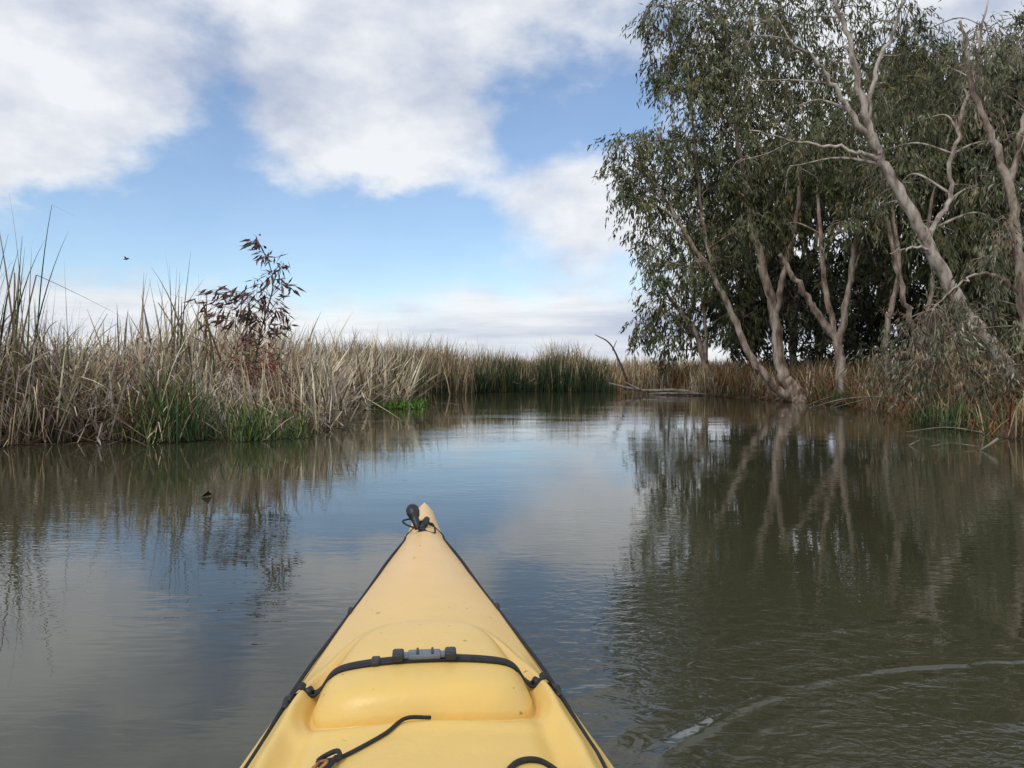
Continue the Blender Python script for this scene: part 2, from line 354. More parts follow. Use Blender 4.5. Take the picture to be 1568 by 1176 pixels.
def gum(name,limbs,clumps,yc,dens=62,L=.165,W=.04,cols=GUM,probs=(4,4,2,2),bmat=None,droop=1,spread=1.0,twigs=True,bright=1,per=22,rs=1.0,thick=1.0,yb=0,brs=1.0):
    e=empty(name,(limbs[0][0][0],yc,0))
    T=Acc(); allp=[];allr=[]
    for l in limbs:
        pts=np.array([q[:3] for q in l],float); rad=np.array([q[3] for q in l],float)*thick
        c=catmull(pts,7); rr_=np.interp(np.linspace(0,1,len(c)),np.linspace(0,1,len(rad)),rad)
        c[1:-1]+=R.normal(0,.02,c[1:-1].shape)
        T.add(*tube(c,rr_,10,.05)); allp.append(c); allr.append(rr_)
    Lf=Acc()
    P=np.vstack(allp); RR=np.concatenate(allr)
    for (x,z,r,*yo) in clumps:
        r=r*rs
        y=yc+(yo[0] if yo else R.uniform(-1,1)*spread+yb)
        c=np.array([x,y,z])
        dd=np.linalg.norm(P-c,axis=1)+np.maximum(0,P[:,2]-z+.3)*2*(z>2.2)
        i=np.argmin(dd); s=P[i]; ln=np.linalg.norm(c-s)
        mid=(s+c)/2+np.array([0,0,.12*ln])+R.normal(0,.08*ln,3)
        rb=max(.011,min(RR[i]*.6,.015+.010*ln)*brs)
        cc=catmull([s,mid,c],8); T.add(*tube(cc,np.linspace(rb,.009,len(cc)),6,.05))
        st,out,tl_=clump_leaves(Lf,c,r,dens,L,W,cols,probs,droop,per=per,bright=bright)
        if twigs:
            k=R.choice(len(st),min(len(st),int(5+6*r)),replace=False)
            for q in k:
                en=st[q]+out[q]*tl_[q]*.6-np.array([0,0,.08])
                cc=catmull([c+R.normal(0,.05,3),(c+st[q])/2+np.array([0,0,.1*r]),st[q],en],4)
                T.add(*tube(cc,np.linspace(.010,.004,len(cc))*(.6+.4*brs),4))
    o=T.obj('trunk_and_limbs',bmat or mat_bark,True,e); o.location=-e.location
    o=Lf.obj('foliage',mat_leaf,False,e); o.location=-e.location
    return e

y=21
gum('eucalyptus_tree',[
 [(7.6,y,-.1,.24),(7.3,y,.4,.18),(7.02,y,.95,.15),(6.85,y,2.3,.125),(6.5,y-.1,3.7,.1),(6.25,y,4.7,.08),(6.05,y+.1,6.1,.06),(5.75,y,8,.045),(5.6,y,10,.03)],
 [(6.87,y,2.2,.09),(7.07,y-.1,3.3,.075),(7.36,y-.3,4.9,.06),(7.5,y-.3,7.1,.04)],
 [(7.5,y,.0,.15),(6.9,y-.1,.35,.11),(6.25,y-.2,1.1,.09),(5.75,y-.2,2.15,.08),(5.2,y-.3,3.25,.07),(4.55,y-.3,4.2,.05),(3.9,y-.2,5.4,.035),(3.2,y,6.2,.02)],
 [(5.2,y-.3,3.25,.05),(5.0,y,4.6,.045),(4.8,y,6.4,.035),(4.6,y,8.6,.025)]],
 [(2.83,6.4,.58),(3.5,6.9,.72),(2.7,5.4,.48),(3.7,5.6,.85),(3.2,6.0,.65),(3.2,5.0,.45),(4.4,6.6,.95),(3.7,4.4,.55),(3.4,3.7,.38),(4.4,4.8,.8),(5.4,5.6,1.05),(4.7,8.0,.85),(5.6,7.1,1.1),
  (6.6,8.0,1.15),(6.4,5.9,1.1),(7.6,6.6,1.15),(7.4,5.1,.95,.8),(5.7,4.4,.6),(4.7,3.6,.4),(6.8,4.8,.8,.9),(5.0,6.2,.8,2),(6.0,6.6,1,2),(7,7.2,1,2),(5.6,5.2,.8,2),(7.0,5.6,.9,2),(4.9,7.2,.8,2),
  (4.0,9.8,.65),(4.4,9.0,.7),(3.9,10.4,.7),(5.05,9.7,.95),(5.9,9.0,.95),(5.4,10.6,1),(6.4,10,1),(5.05,8.6,.8),(5.6,11.8,1),(6.9,11.5,1),(7.6,8.6,1),(5.4,9.6,.9,2),(6.4,9,1,2),(4.6,9.4,.7,2),(7.2,9.6,.9)],y,dens=68)
y=20
gum('eucalyptus_tree',[
 [(8.25,y,-.1,.16),(8.18,y,.6,.13),(8.1,y,1.45,.11),(7.5,y-.1,2.35,.085),(7.0,y-.2,3.05,.07),(6.6,y-.2,3.7,.045)],
 [(8.1,y,1.4,.09),(8.39,y,2.75,.08),(8.55,y,3.9,.065),(8.9,y,5.5,.045),(9.0,y,7.5,.03)],
 [(8.1,y,1.4,.08),(7.87,y+.1,2.75,.07),(7.77,y+.1,3.6,.06),(7.6,y,5.2,.04)]],
 [(8.6,5.4,.95),(8.6,7.1,.95),(8.0,4.4,.5),(9.3,4.5,.7),(9.7,5.6,1.0),(6.9,4.6,.4),(9.2,8.2,.9),(7.9,6.0,.8),(10.4,7.2,.95),(10.6,4.8,.9,1),(10.2,3.4,.6,1.5),(9.2,6.4,.9,1.5),(8.4,9.0,.8)],y,dens=68)
# slimmer stems standing in the shade behind
y=19
gum('eucalyptus_tree',[
 [(9.0,y,-.1,.11),(8.85,y,1.6,.085),(9.15,y,3.2,.07),(9.0,y,5,.05),(9.4,y,7,.03)],
 [(9.9,y,-.1,.12),(9.6,y,1.5,.09),(9.2,y-.1,2.6,.075),(8.9,y-.1,4.0,.06),(8.6,y,6,.03)],
 [(9.65,y,1.4,.07),(9.95,y,3,.06),(9.85,y,4.4,.05),(10.3,y,6.3,.03)]],
 [(9.2,7.2,.8),(9.7,6.0,.8,1),(8.8,5.6,.7,1),(10.2,7,.8),(10.6,5.8,.8,1),(9.9,8.2,.8),(11.2,7.6,.8,1)],y,bmat=mat_bark,dens=55,thick=.85)
y=27
gum('eucalyptus_tree',[
 [(6.95,y,-.1,.14),(6.55,y,.97,.11),(6.1,y,2.2,.09),(5.4,y-.1,3.1,.06),(4.9,y-.2,3.7,.03)],
 [(6.5,y,1.0,.08),(6.5,y,2.4,.06),(6.3,y,3.8,.04),(6.4,y,5,.02)]],
 [(4.4,2.4,.45),(5.0,1.75,.45),(4.65,3.1,.55),(5.6,3.5,.75),(4.3,1.9,.34),(5.2,2.6,.6),(6.2,4.2,.8),(5.2,4.2,.6),(6.8,5.2,.9),(7.2,3.6,.8),(5.8,2.3,.6),(4.9,4.9,.6),(7.8,4.6,.8),(7.6,2.6,.8),(6.6,2.9,.6,1),(5.6,1.5,.4,1),(8.4,3.4,.8,1),(8.2,1.8,.7,1)],y,L=.19,W=.05,dens=66)
y=14
gum('eucalyptus_tree',[
 [(9.2,y,-.1,.24),(8.6,y,.93,.19),(7.92,y,1.84,.165),(7.47,y,2.64,.15),(7.01,y,3.55,.135),(6.5,y,4.4,.115),(6.21,y,5.15,.09),(5.93,y,6.3,.065),(5.7,y,7.1,.05),(5.3,y,8.2,.02)],
 [(6.4,y,4.55,.06),(5.87,y-.1,4.67,.045),(5.08,y-.2,4.75,.03),(4.05,y-.3,4.95,.015)],
 [(6.4,y,4.6,.08),(5.76,y-.1,5.5,.06),(5.3,y-.2,6.06,.045),(4.73,y-.3,6.5,.02)],
 [(6.2,y,5.2,.06),(6.33,y,6.06,.05),(6.73,y,7.0,.035),(6.9,y,8,.02)],
 [(7.4,y,2.75,.045),(7.15,y-.1,2.95,.035),(6.8,y-.2,2.95,.025),(6.45,y-.3,2.85,.012)],
 [(7.2,y,3.15,.07),(7.75,y+.2,3.9,.06),(7.8,y+.2,4.8,.05),(8.15,y+.2,6,.04),(8.3,y,7.3,.02)]],
 [(5.07,6.6,.40),(4.7,7.2,.45),(5.4,7.3,.45),(6.2,6.8,.4),(6.8,6.1,.4),(7.2,6.7,.42),(7.0,7.4,.5),(6.4,5.6,.34),(7.0,5.0,.38),(7.6,5.5,.42),(7.9,6.3,.46),(7.7,7.2,.46),
  (5.2,5.7,.34),(4.5,6.2,.34),(8.6,7.0,.45),(8.2,5.5,.42),(7.3,4.3,.36),(7.8,3.5,.38),(6.8,3.9,.2),(4.4,4.85,.2),(5.3,4.7,.2),(5.8,6.4,.26),(6.0,8.2,.6),(8.4,4.2,.42),(4.9,8.2,.6),
  (8.2,6.8,.4),(4.3,6.9,.34),(8.9,5.0,.4),(6.0,7.5,.4),(6.6,7.2,.36),(8.5,6.2,.4),(8.9,3.6,.4)],y,dens=120,L=.135,W=.026,rs=1.0,thick=.72,per=20,bmat=mat_pale,spread=.5,yb=.85)
y=12.5
gum('eucalyptus_tree',[
 [(8.75,y,-.1,.17),(8.04,y,1.34,.12),(7.9,y,2.56,.1),(7.76,y,3.67,.085),(7.48,y,4.45,.065),(7.17,y,5.3,.05),(6.97,y,6.3,.025)],
 [(7.76,y,3.65,.06),(7.97,y,4.8,.05),(8.3,y,6,.03)],
 [(7.95,y,2.0,.05),(7.4,y-.1,2.35,.035),(6.9,y-.2,2.2,.02),(6.4,y-.3,1.8,.01)]],
 [(6.25,1.5,.3),(6.0,1.2,.25),(6.8,1.4,.34),(7.2,1.45,.34),(7.5,1.8,.34),(6.45,1.0,.27),(7.0,.95,.3),(7.5,.8,.33),(7.5,2.6,.28),(7.6,3.0,.28),(7.1,5.6,.26),(7.8,5.3,.3),
  (7.3,6.1,.32),(8.2,6.2,.36),(7.9,4.5,.28),(7.85,3.8,.26),(6.6,1.2,.3),(7.9,1.4,.36),(8.0,.7,.38),(7.2,.6,.3),(6.7,.65,.25),(6.3,.8,.22),(7.0,1.9,.3),(6.6,1.7,.28)],y,dens=170,L=.12,W=.023,spread=.4,cols=[(.17,.165,.10),(.11,.115,.055),(.27,.25,.18),(.22,.145,.085)],probs=(3,3,2,1.6),rs=1.12,thick=.75,per=20,bmat=mat_bark,yb=.2,brs=.35)

# background gums, dense and dark
DK=[(.074,.086,.034),(.050,.062,.025),(.105,.110,.048)]
def bgtree(x,y,h,w,seed,low=.25,n=26,dens=22):
    cl_=[]
    for i in range(n):
        t=R.uniform(low,1); ww=w*math.sin(math.pi*min(1,(t-low)/(1-low)*.8+.15))
        cl_.append((x+R.uniform(-1,1)*ww,h*t,R.uniform(.7,1.25),R.uniform(-1,1)*ww*.8))
    lim=[[(x,y,-.1,.2),(x+R.uniform(-.4,.4),y,h*.3,.15),(x+R.uniform(-.8,.8),y,h*.6,.1),(x+R.uniform(-1,1),y,h*.9,.04)]]
    for i in range(3):
        a=R.uniform(-1,1); lim.append([(x,y,h*.15,.1),(x+a*w*.4,y+R.uniform(-1,1),h*.45,.07),(x+a*w*.8,y+R.uniform(-1,1),h*.75,.03)])
    gum('eucalyptus_tree',lim,cl_,y,dens=dens,L=.24,W=.065,cols=DK,probs=(3,3,2),twigs=False,per=26,thick=.7)
for a in ((9.5,27,9.4,2.6,1),(12.5,25.5,10.6,3,2),(12,31,11.5,3,3),(15.5,26,11,3,4),(12,19.5,8.2,2.2,5),(14,22,9.6,2.6,6),(18.5,30,12,3.4,7),(8.8,30,8,2.2,9)):
    bgtree(*a)
# understorey shrubs
A=Acc()
for i in range(75):
    yy=R.uniform(21.5,30); xx=R.uniform(8.8,19)*yy/26
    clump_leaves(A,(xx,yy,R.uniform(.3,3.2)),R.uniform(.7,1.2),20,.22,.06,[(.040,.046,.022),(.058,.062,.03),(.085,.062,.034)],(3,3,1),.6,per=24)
for i in range(26):
    yy=R.uniform(13.5,20); xx=R.uniform(9.4,12)
    clump_leaves(A,(xx,yy,R.uniform(.2,1.8)),R.uniform(.4,.8),34,.14,.035,[(.055,.062,.03),(.10,.085,.04),(.17,.10,.045)],(3,2,2),.6,per=22)
for i in range(34):
    yy=R.uniform(11,19.5); xx=float(np.interp(yy,[11,15,19.5],[6.8,7.6,8.3]))+R.uniform(.0,1.0)
    clump_leaves(A,(xx,yy,R.uniform(.15,.6)),R.uniform(.2,.42),70,.09,.022,[(.075,.055,.03),(.13,.065,.035),(.06,.07,.03)],(3,2.5,2),.5,per=18,tl=.3)
A.obj('understorey_shrubs',mat_leaf)

# small sapling with dark leaves on left bank
e=empty('gum_sapling',(-4.0,12.2,0))
T=Acc(); Lf=Acc(); y=12.2
stem=catmull([(-3.95,y,.1),(-3.92,y,.8),(-3.8,y,1.5),(-3.62,y-.05,2.1),(-3.68,y,2.45),(-3.85,y,2.8)],8)
T.add(*tube(stem,np.linspace(.018,.005,len(stem)),6))
SP=[(.105,.05,.042),(.065,.055,.036),(.15,.06,.052)]
targets=[(-3.95,2.8),(-3.75,2.65),(-3.75,2.35),(-3.5,2.4),(-3.35,2.2),(-4.15,2.2),(-4.45,2.05),(-4.8,1.85),(-4.55,1.65),(-4.25,1.8),(-4.0,2.0),(-3.5,1.8),(-3.35,1.85),(-3.9,1.6),(-4.3,1.5),(-3.5,1.5),(-3.7,1.95),(-4.0,1.75),(-4.7,2.0),(-3.85,1.4)]
for (tx,tz) in targets:
  for rep in range(2):
    k=int(np.argmin(np.abs(stem[:,2]-(tz-.25)))); s=stem[min(k,len(stem)-2)]
    en=np.array([tx,y+R.normal(0,.25),tz])+R.normal(0,.06,3)
    dd=(en-s); ln=np.linalg.norm(dd)+1e-6; dd/=ln
    cc=catmull([s,(s+en)/2+np.array([0,0,.09]),en],5); T.add(*tube(cc,np.linspace(.006,.003,len(cc)),4))
    n=12; tt=R.uniform(.5,1,n); P=cc[(tt*(len(cc)-1)).astype(int)]+R.normal(0,.045,(n,3))
    D=np.array([0,0,-.8])+dd*.6+R.normal(0,.4,(n,3))
    V,Fq=leaves(P,D,R.uniform(.12,.24,n),R.uniform(.026,.046,n)); Lf.add(V,Fq,np.repeat(palette(n,SP,(3,2,2)),4,0))
T.obj('stem',mat_bark_dark,True,e).location=-e.location; Lf.obj('leaves',mat_leaf,False,e).location=-e.location

# red leaved shrub
A=Acc()
for i in range(15):
    clump_leaves(A,(R.normal(-3.65,.2),R.normal(11.9,.2),R.uniform(.5,1.2)),R.uniform(.12,.22),190,.075,.02,[(.32,.04,.045),(.22,.06,.05),(.12,.07,.045)],(3,2.5,2),.3,per=10,tl=.2)
for i in range(26):
    clump_leaves(A,(R.uniform(-7,-3.0),R.uniform(11,12.8),R.uniform(.3,1.1)),R.uniform(.15,.32),60,.09,.02,[(.16,.06,.045),(.10,.08,.035),(.07,.10,.03)],(3,2,2),.3,per=12,tl=.25)
A.obj('red_leaved_shrub',mat_leaf)

# logs and dead branches
mat_dead=simple_mat('dead_wood',(.09,.07,.05),(.30,.26,.21),9,.8,.4,(1,1,1))
T=Acc()
def stick(T,pts,r0,r1,s=7): 
    c=catmull(pts,6); T.add(*tube(c,np.linspace(r0,r1,len(c)),s,.06))
stick(T,[(3.4,28.2,.35),(4.4,27.0,.14),(5.4,26.3,.16),(6.1,25.9,.02)],.04,.07)
stick(T,[(3.8,27.6,.45),(4.3,27.0,.16)],.02,.04)
stick(T,[(4.6,26.9,.02),(5.2,26.2,.06),(6.3,25.6,.05)],.05,.03)
T.obj('fallen_log',mat_dead,True)
T=Acc()
stick(T,[(4.1,28,.2),(3.75,28,1.1),(3.4,28,1.75),(2.9,28,2.05)],.05,.015)
stick(T,[(3.5,28,1.5),(3.65,28,1.85)],.02,.01)
T.obj('dead_branch',mat_bark_dark,True)
T=Acc()
stick(T,[(5.1,8.75,.0),(5.2,8.75,.06),(5.28,8.72,.13)],.010,.018)
stick(T,[(4.75,9.1,.01),(4.95,9.05,.05),(5.2,8.95,.02)],.006,.005)
stick(T,[(4.6,9.3,.0),(4.7,9.25,.07)],.010,.008)
stick(T,[(6.3,10.6,.03),(5.9,10.9,.09),(5.4,11.0,.02)],.009,.005)
stick(T,[(-1.95,15.2,-.1),(-1.93,15.2,.22)],.02,.018)
stick(T,[(-1.75,15.6,-.1),(-1.74,15.6,.12)],.016,.014)
stick(T,[(-5.9,9.2,-.1),(-6.05,9.3,.5),(-6.3,9.4,1.1)],.014,.006)
for i in range(10):
    x=R.uniform(7.2,8.0); yy=R.uniform(16,23); a=R.uniform(-.9,.9); l=R.uniform(.3,.8); stick(T,[(x+l,yy+a*l,.3),(x,yy,.16+R.uniform(0,.1)),(x-l*.8,yy-a*l,.0)],.022,.008,5)
for i in range(30):
    x=R.uniform(-6.5,-2.8); yy=10.4+R.uniform(-.4,.6)+(x+4)*.12; a=R.uniform(0,6.28); ln=R.uniform(.3,.8)
    stick(T,[(x,yy,.12),(x+.5*ln*math.cos(a),yy+.5*ln*math.sin(a),.25),(x+ln*math.cos(a),yy+ln*math.sin(a),.1)],.010,.005,5)
T.obj('driftwood_sticks',mat_dead,True)

# ------------------------------------------------------------------ kayak
kay=empty('kayak')
def hw(y): return np.interp(y,[-1.9,-1.5,-.8,0,.8,1.244,1.515,1.87,2.15,2.44,2.68,2.78,2.84,2.87],[.01,.12,.28,.335,.325,.296,.252,.192,.128,.066,.040,.031,.020,.004])
def ze(y): return np.interp(y,[-1.9,-1,0,1.2,1.5,1.87,2.15,2.44,2.7,2.87],[.36,.29,.27,.28,.298,.322,.345,.37,.397,.41])
def sm(a,b_,x): t=np.clip((x-a)/(b_-a),0,1); return t*t*(3-2*t)
YC=1.490; HL=.172
def lid_half(y): return np.interp(y,[1.29,1.40,1.67],[.196,.190,.130])
def lid_e(x,y):
    ay=(y-YC)/HL; ax=x/lid_half(y); return (np.abs(ax)**4.5+np.abs(ay)**4.0)**(1/4.2)
def deckz(x,y):
    w=hw(y); t=np.clip(np.abs(x)/np.maximum(w,1e-4),0,1)
    c=np.interp(y,[-2,1,1.7,2.2,2.6,2.87],[.045,.045,.05,.045,.03,.012])
    z=ze(y)+c*(1-t**2.0)
    z=z+.018*np.exp(-((t-.82)/.06)**2)*(1-sm(1.40,1.66,y))
    z=z-.014*np.exp(-((t-.68)/.06)**2)*(1-sm(1.2,1.45,y))
    e_=lid_e(x,y)
    z=z-.015*np.exp(-((e_-1.03)/.045)**2)
    z=z+.006*np.exp(-((e_-1.20)/.07)**2)
    z=z-.012*sm(.9,1,t)
    return z
def lidz(x,y):
    e_=lid_e(x,y)
    return .040*np.maximum(0,1-np.clip(e_,0,1)**13)+.006*(1-np.clip(e_,0,1)**2), e_
ys=np.concatenate([np.linspace(-1.9,1,50),np.linspace(1.01,2.6,260),np.linspace(2.605,2.87,40)])
ts=np.linspace(-1,1,201)
V=[];ny=len(ys)
for yy in ys:
    w=float(hw(yy)); z0=float(ze(yy))
    row=[]
    keel=-.10+.12*max(0,(yy-2.3)/.55)**2+.25*max(0,(yy-2.7)/.15)**2*.6
    under=[(.0,keel),(.55*w,keel+.03),(.9*w,keel+(z0-keel)*.35),(w*1.0,z0-.09 if z0-.09>keel+(z0-keel)*.36 else keel+(z0-keel)*.5),(w*1.02+.002,z0-.035),(w*1.015+.001,z0-.02)]
    for (ux,uz) in under: row.append((-ux,yy,uz))
    row+= [(t*w,yy,float(z)) for t,z in zip(ts,deckz(ts*w,np.full(201,yy)))]
    for (ux,uz) in under[::-1]: row.append((ux,yy,uz))
    V.append(row)
V=np.array(V); nx=V.shape[1]; idx=np.arange(ny*nx).reshape(ny,nx)
F=np.stack([idx[:-1,:-1],idx[:-1,1:],idx[1:,1:],idx[1:,:-1]],-1).reshape(-1,4)
m,nt,b=new_mat('yellow_polyethylene')
tc=N(nt,'ShaderNodeTexCoord'); sp=N(nt,'ShaderNodeSeparateXYZ'); nt.links.new(tc.outputs['Object'],sp.inputs[0])
mr=N(nt,'ShaderNodeMapRange'); mr.inputs['From Min'].default_value=1.4; mr.inputs['From Max'].default_value=2.1
nt.links.new(sp.outputs[1],mr.inputs[0])
nz=N(nt,'ShaderNodeTexNoise'); nz.inputs['Scale'].default_value=3; nz.inputs['Detail'].default_value=6; nt.links.new(tc.outputs['Object'],nz.inputs[0])
ad=N(nt,'ShaderNodeMath',operation='MULTIPLY_ADD'); ad.inputs[1].default_value=.5; nt.links.new(nz.outputs['Fac'],ad.inputs[0]); 
sb=N(nt,'ShaderNodeMath',operation='SUBTRACT'); sb.inputs[1].default_value=.25; nt.links.new(mr.outputs[0],sb.inputs[0]); nt.links.new(sb.outputs[0],ad.inputs[2])
mx=N(nt,'ShaderNodeMix',data_type='RGBA'); nt.links.new(ad.outputs[0],mx.inputs[0])
mx.inputs[6].default_value=(.84,.57,.16,1); mx.inputs[7].default_value=(.86,.56,.24,1)
n2=N(nt,'ShaderNodeTexNoise'); n2.inputs['Scale'].default_value=45; n2.inputs['Detail'].default_value=3; nt.links.new(tc.outputs['Object'],n2.inputs[0])
c2=N(nt,'ShaderNodeValToRGB'); c2.color_ramp.elements[0].position=.70; c2.color_ramp.elements[1].position=.76; nt.links.new(n2.outputs['Fac'],c2.inputs[0])
mx2=N(nt,'ShaderNodeMix',data_type='RGBA'); nt.links.new(c2.outputs[0],mx2.inputs[0]); nt.links.new(mx.outputs[2],mx2.inputs[6]); mx2.inputs[7].default_value=(.25,.16,.06,1)
# faint grime film
n4=N(nt,'ShaderNodeTexNoise'); n4.inputs['Scale'].default_value=9; n4.inputs['Detail'].default_value=9; n4.inputs['Roughness'].default_value=.7; nt.links.new(tc.outputs['Object'],n4.inputs[0])
c4=N(nt,'ShaderNodeMapRange'); c4.inputs['From Min'].default_value=.35; c4.inputs['From Max'].default_value=.75; c4.inputs['To Min'].default_value=0; c4.inputs['To Max'].default_value=.35; nt.links.new(n4.outputs['Fac'],c4.inputs[0])
mx3=N(nt,'ShaderNodeMix',data_type='RGBA'); nt.links.new(c4.outputs[0],mx3.inputs[0]); nt.links.new(mx2.outputs[2],mx3.inputs[6]); mx3.inputs[7].default_value=(.66,.47,.20,1)
nt.links.new(mx3.outputs[2],b.inputs['Base Color'])
rg=N(nt,'ShaderNodeMapRange'); rg.inputs['To Min'].default_value=.26; rg.inputs['To Max'].default_value=.52; nt.links.new(n4.outputs['Fac'],rg.inputs[0]); nt.links.new(rg.outputs[0],b.inputs['Roughness'])
b.inputs['Specular IOR Level'].default_value=.45
bp=N(nt,'ShaderNodeBump'); bp.inputs['Strength'].default_value=.15; bp.inputs['Distance'].default_value=.004
n3=N(nt,'ShaderNodeTexNoise'); n3.inputs['Scale'].default_value=120; nt.links.new(tc.outputs['Object'],n3.inputs[0]); nt.links.new(n3.outputs['Fac'],bp.inputs['Height']); nt.links.new(bp.outputs[0],b.inputs['Normal'])
mat_kay=m
mesh_obj('hull_and_deck',V.reshape(-1,3),F,mat_kay,smooth=True,parent=kay)
# hatch lid
def lidbase(xx,yy): return float(np.interp(yy,[1.2,1.5,1.87],[.28,.298,.322]))+.045*(1-(xx/float(hw(yy)))**2)
V=[];nr=40;na=160
for i in range(nr+1):
    r=(i/nr)**.42
    for k in range(na):
        a=2*math.pi*k/na; ca,sa=math.cos(a),math.sin(a)
        q=(abs(ca)**4.5+abs(sa)**4.0)**(-1/4.2)
        yy=YC+HL*sa*q*r; xx=float(lid_half(yy))*ca*q*r
        V.append((xx,yy,lidbase(xx,yy)+float(lidz(xx,yy)[0])+.001))
for k in range(na):
    x_,y_,z_=V[nr*na+k]; V.append((x_*1.003,YC+(y_-YC)*1.003,z_-.014))
idx=np.arange((nr+2)*na).reshape(nr+2,na); j2=np.roll(idx,-1,1)
F=np.stack([idx[:-1],j2[:-1],j2[1:],idx[1:]],-1).reshape(-1,4)
mesh_obj('hatch_lid',V,F,mat_kay,smooth=True,parent=kay)
def topz(x,y):
    z=float(deckz(x,y)); l,e_=lidz(x,y)
    if e_<1: z=lidbase(x,y)+float(l)+.001
    return z
mat_blk=simple_mat('black_webbing',(.010,.010,.011),(.022,.022,.024),60,.7,.3)
mat_rub=simple_mat('black_rubber',(.012,.012,.013),(.03,.03,.032),30,.45,.1)
mat_buck=simple_mat('grey_buckle_plastic',(.10,.12,.15),(.16,.18,.21),25,.35,.05)
# strap
YS=1.425
V=[];xs=np.linspace(-.235,.235,90)
zs=np.array([topz(x,YS) for x in xs]); 
for _ in range(5): zs[1:-1]=np.maximum(zs[1:-1],(zs[:-2]+zs[2:])/2)
for x,z in zip(xs,zs):
    yc=YS+.035*(abs(x)/.225)**2
    for dy,dz in ((-.013,.0),(-.013,.004),(.013,.004),(.013,0)): V.append((x,yc+dy,z+.001+dz))
n=len(xs); idx=np.arange(n*4).reshape(n,4); j2=np.roll(idx,-1,1)
F=np.stack([idx[:-1],idx[1:],j2[1:],j2[:-1]],-1).reshape(-1,4)
mesh_obj('hatch_strap',V,F,mat_blk,parent=kay)
def box(name,loc,size,mat,bev=.004,rot=(0,0,0),seg=3):
    bpy.ops.mesh.primitive_cube_add(size=1,location=loc,rotation=rot); o=bpy.context.object; o.name=name; o.scale=size
    bpy.ops.object.transform_apply(location=False,rotation=False,scale=True)
    md=o.modifiers.new('b','BEVEL'); md.width=bev; md.segments=seg
    o.data.materials.append(mat); o.parent=kay
    for p_ in o.data.polygons: p_.use_smooth=True
    return o
zb=topz(0,YS)+.010
box('buckle_body',(0,YS,zb),(.058,.030,.010),mat_buck)
box('buckle_frame',(0,YS,zb-.001),(.078,.022,.008),mat_buck)
box('buckle_end',(-.046,YS,zb),(.020,.034,.014),mat_rub)
box('buckle_end',(.046,YS,zb),(.020,.034,.014),mat_rub)
box('buckle_prong',(-.012,YS,zb+.006),(.004,.026,.004),mat_rub,.001)
box('buckle_prong',(.014,YS,zb+.006),(.004,.026,.004),mat_rub,.001)
box('strap_slider',(-.085,YS+.004,topz(-.085,YS)+.005),(.016,.030,.010),mat_rub)
# deck lines along both gunwales
T=Acc()
for s in (-1,1):
    pts=[]
    for yy in np.linspace(2.50,.7,60):
        x=s*(float(hw(yy))*.93); z=float(deckz(x,yy))+.004
        x+=s*.004*math.sin(yy*9); pts.append((x,yy,z))
    pts=[(s*.008,2.53,.42)]+pts
    T.add(*tube(catmull(pts,2),.0040,7))
T.obj('deck_line',mat_blk,True,kay)
T=Acc()
for s in (-1,1):
    for yy,dx in ((1.9,.93),(1.46,.93),(1.02,.93)):
        x=s*float(hw(yy))*dx; z=float(deckz(x,yy)); k=.7 if yy==1.9 else 1
        c=np.array([(x,yy-.022,z+.003),(x,yy-.01,z+.008),(x,yy+.01,z+.008),(x,yy+.022,z+.003)])
        T.add(*tube(catmull(c,4),.0065*k,8))
        if yy==1.46:
            c=np.array([(x,yy,z+.008),(x-s*.02,yy-.005,z+.016),(x-s*.045,yy-.012,float(deckz(x-s*.045,yy))+.008)]); T.add(*tube(catmull(c,4),.008,8))
T.obj('deck_fitting',mat_rub,True,kay)
# bungee with knot near the cockpit
T=Acc()
def onb(x,y,o=.004): return (x,y,topz(x,y)+o)
T.add(*tube(catmull([onb(-.13,1.205),onb(-.10,1.225),onb(-.06,1.26),onb(-.03,1.287,.006),onb(.01,1.298,.004)],6),.0032,7))
T.add(*tube(catmull([onb(-.145,1.185),onb(-.155,1.205,.008),onb(-.13,1.215,.012),onb(-.125,1.20,.008),onb(-.145,1.195,.01)],6),.0038,7))
T.add(*tube(catmull([onb(-.15,1.165),onb(-.135,1.18,.01),onb(-.13,1.205,.008)],6),.0038,7))
T.add(*tube(catmull([onb(.10,1.09),onb(.13,1.165),onb(.17,1.185),onb(.21,1.165),onb(.23,1.10)],6),.0045,7))
T.obj('bungee_cord',mat_blk,True,kay)
T=Acc()
T.add(*tube(catmull([onb(-.165,1.155),onb(-.15,1.175,.009),onb(-.14,1.185,.013),onb(-.15,1.20,.008),onb(-.16,1.185,.008)],6),.003,6))
T.add(*tube(catmull([onb(-.15,1.17,.008),onb(-.175,1.165,.006),onb(-.19,1.175,.003)],6),.0024,6))
T.add(*tube(catmull([onb(-.15,1.165,.008),onb(-.165,1.15,.006),onb(-.185,1.15,.003)],6),.0024,6))
T.obj('frayed_cord',simple_mat('brown_cord',(.30,.12,.04),(.45,.22,.08),80,.8),True,kay)
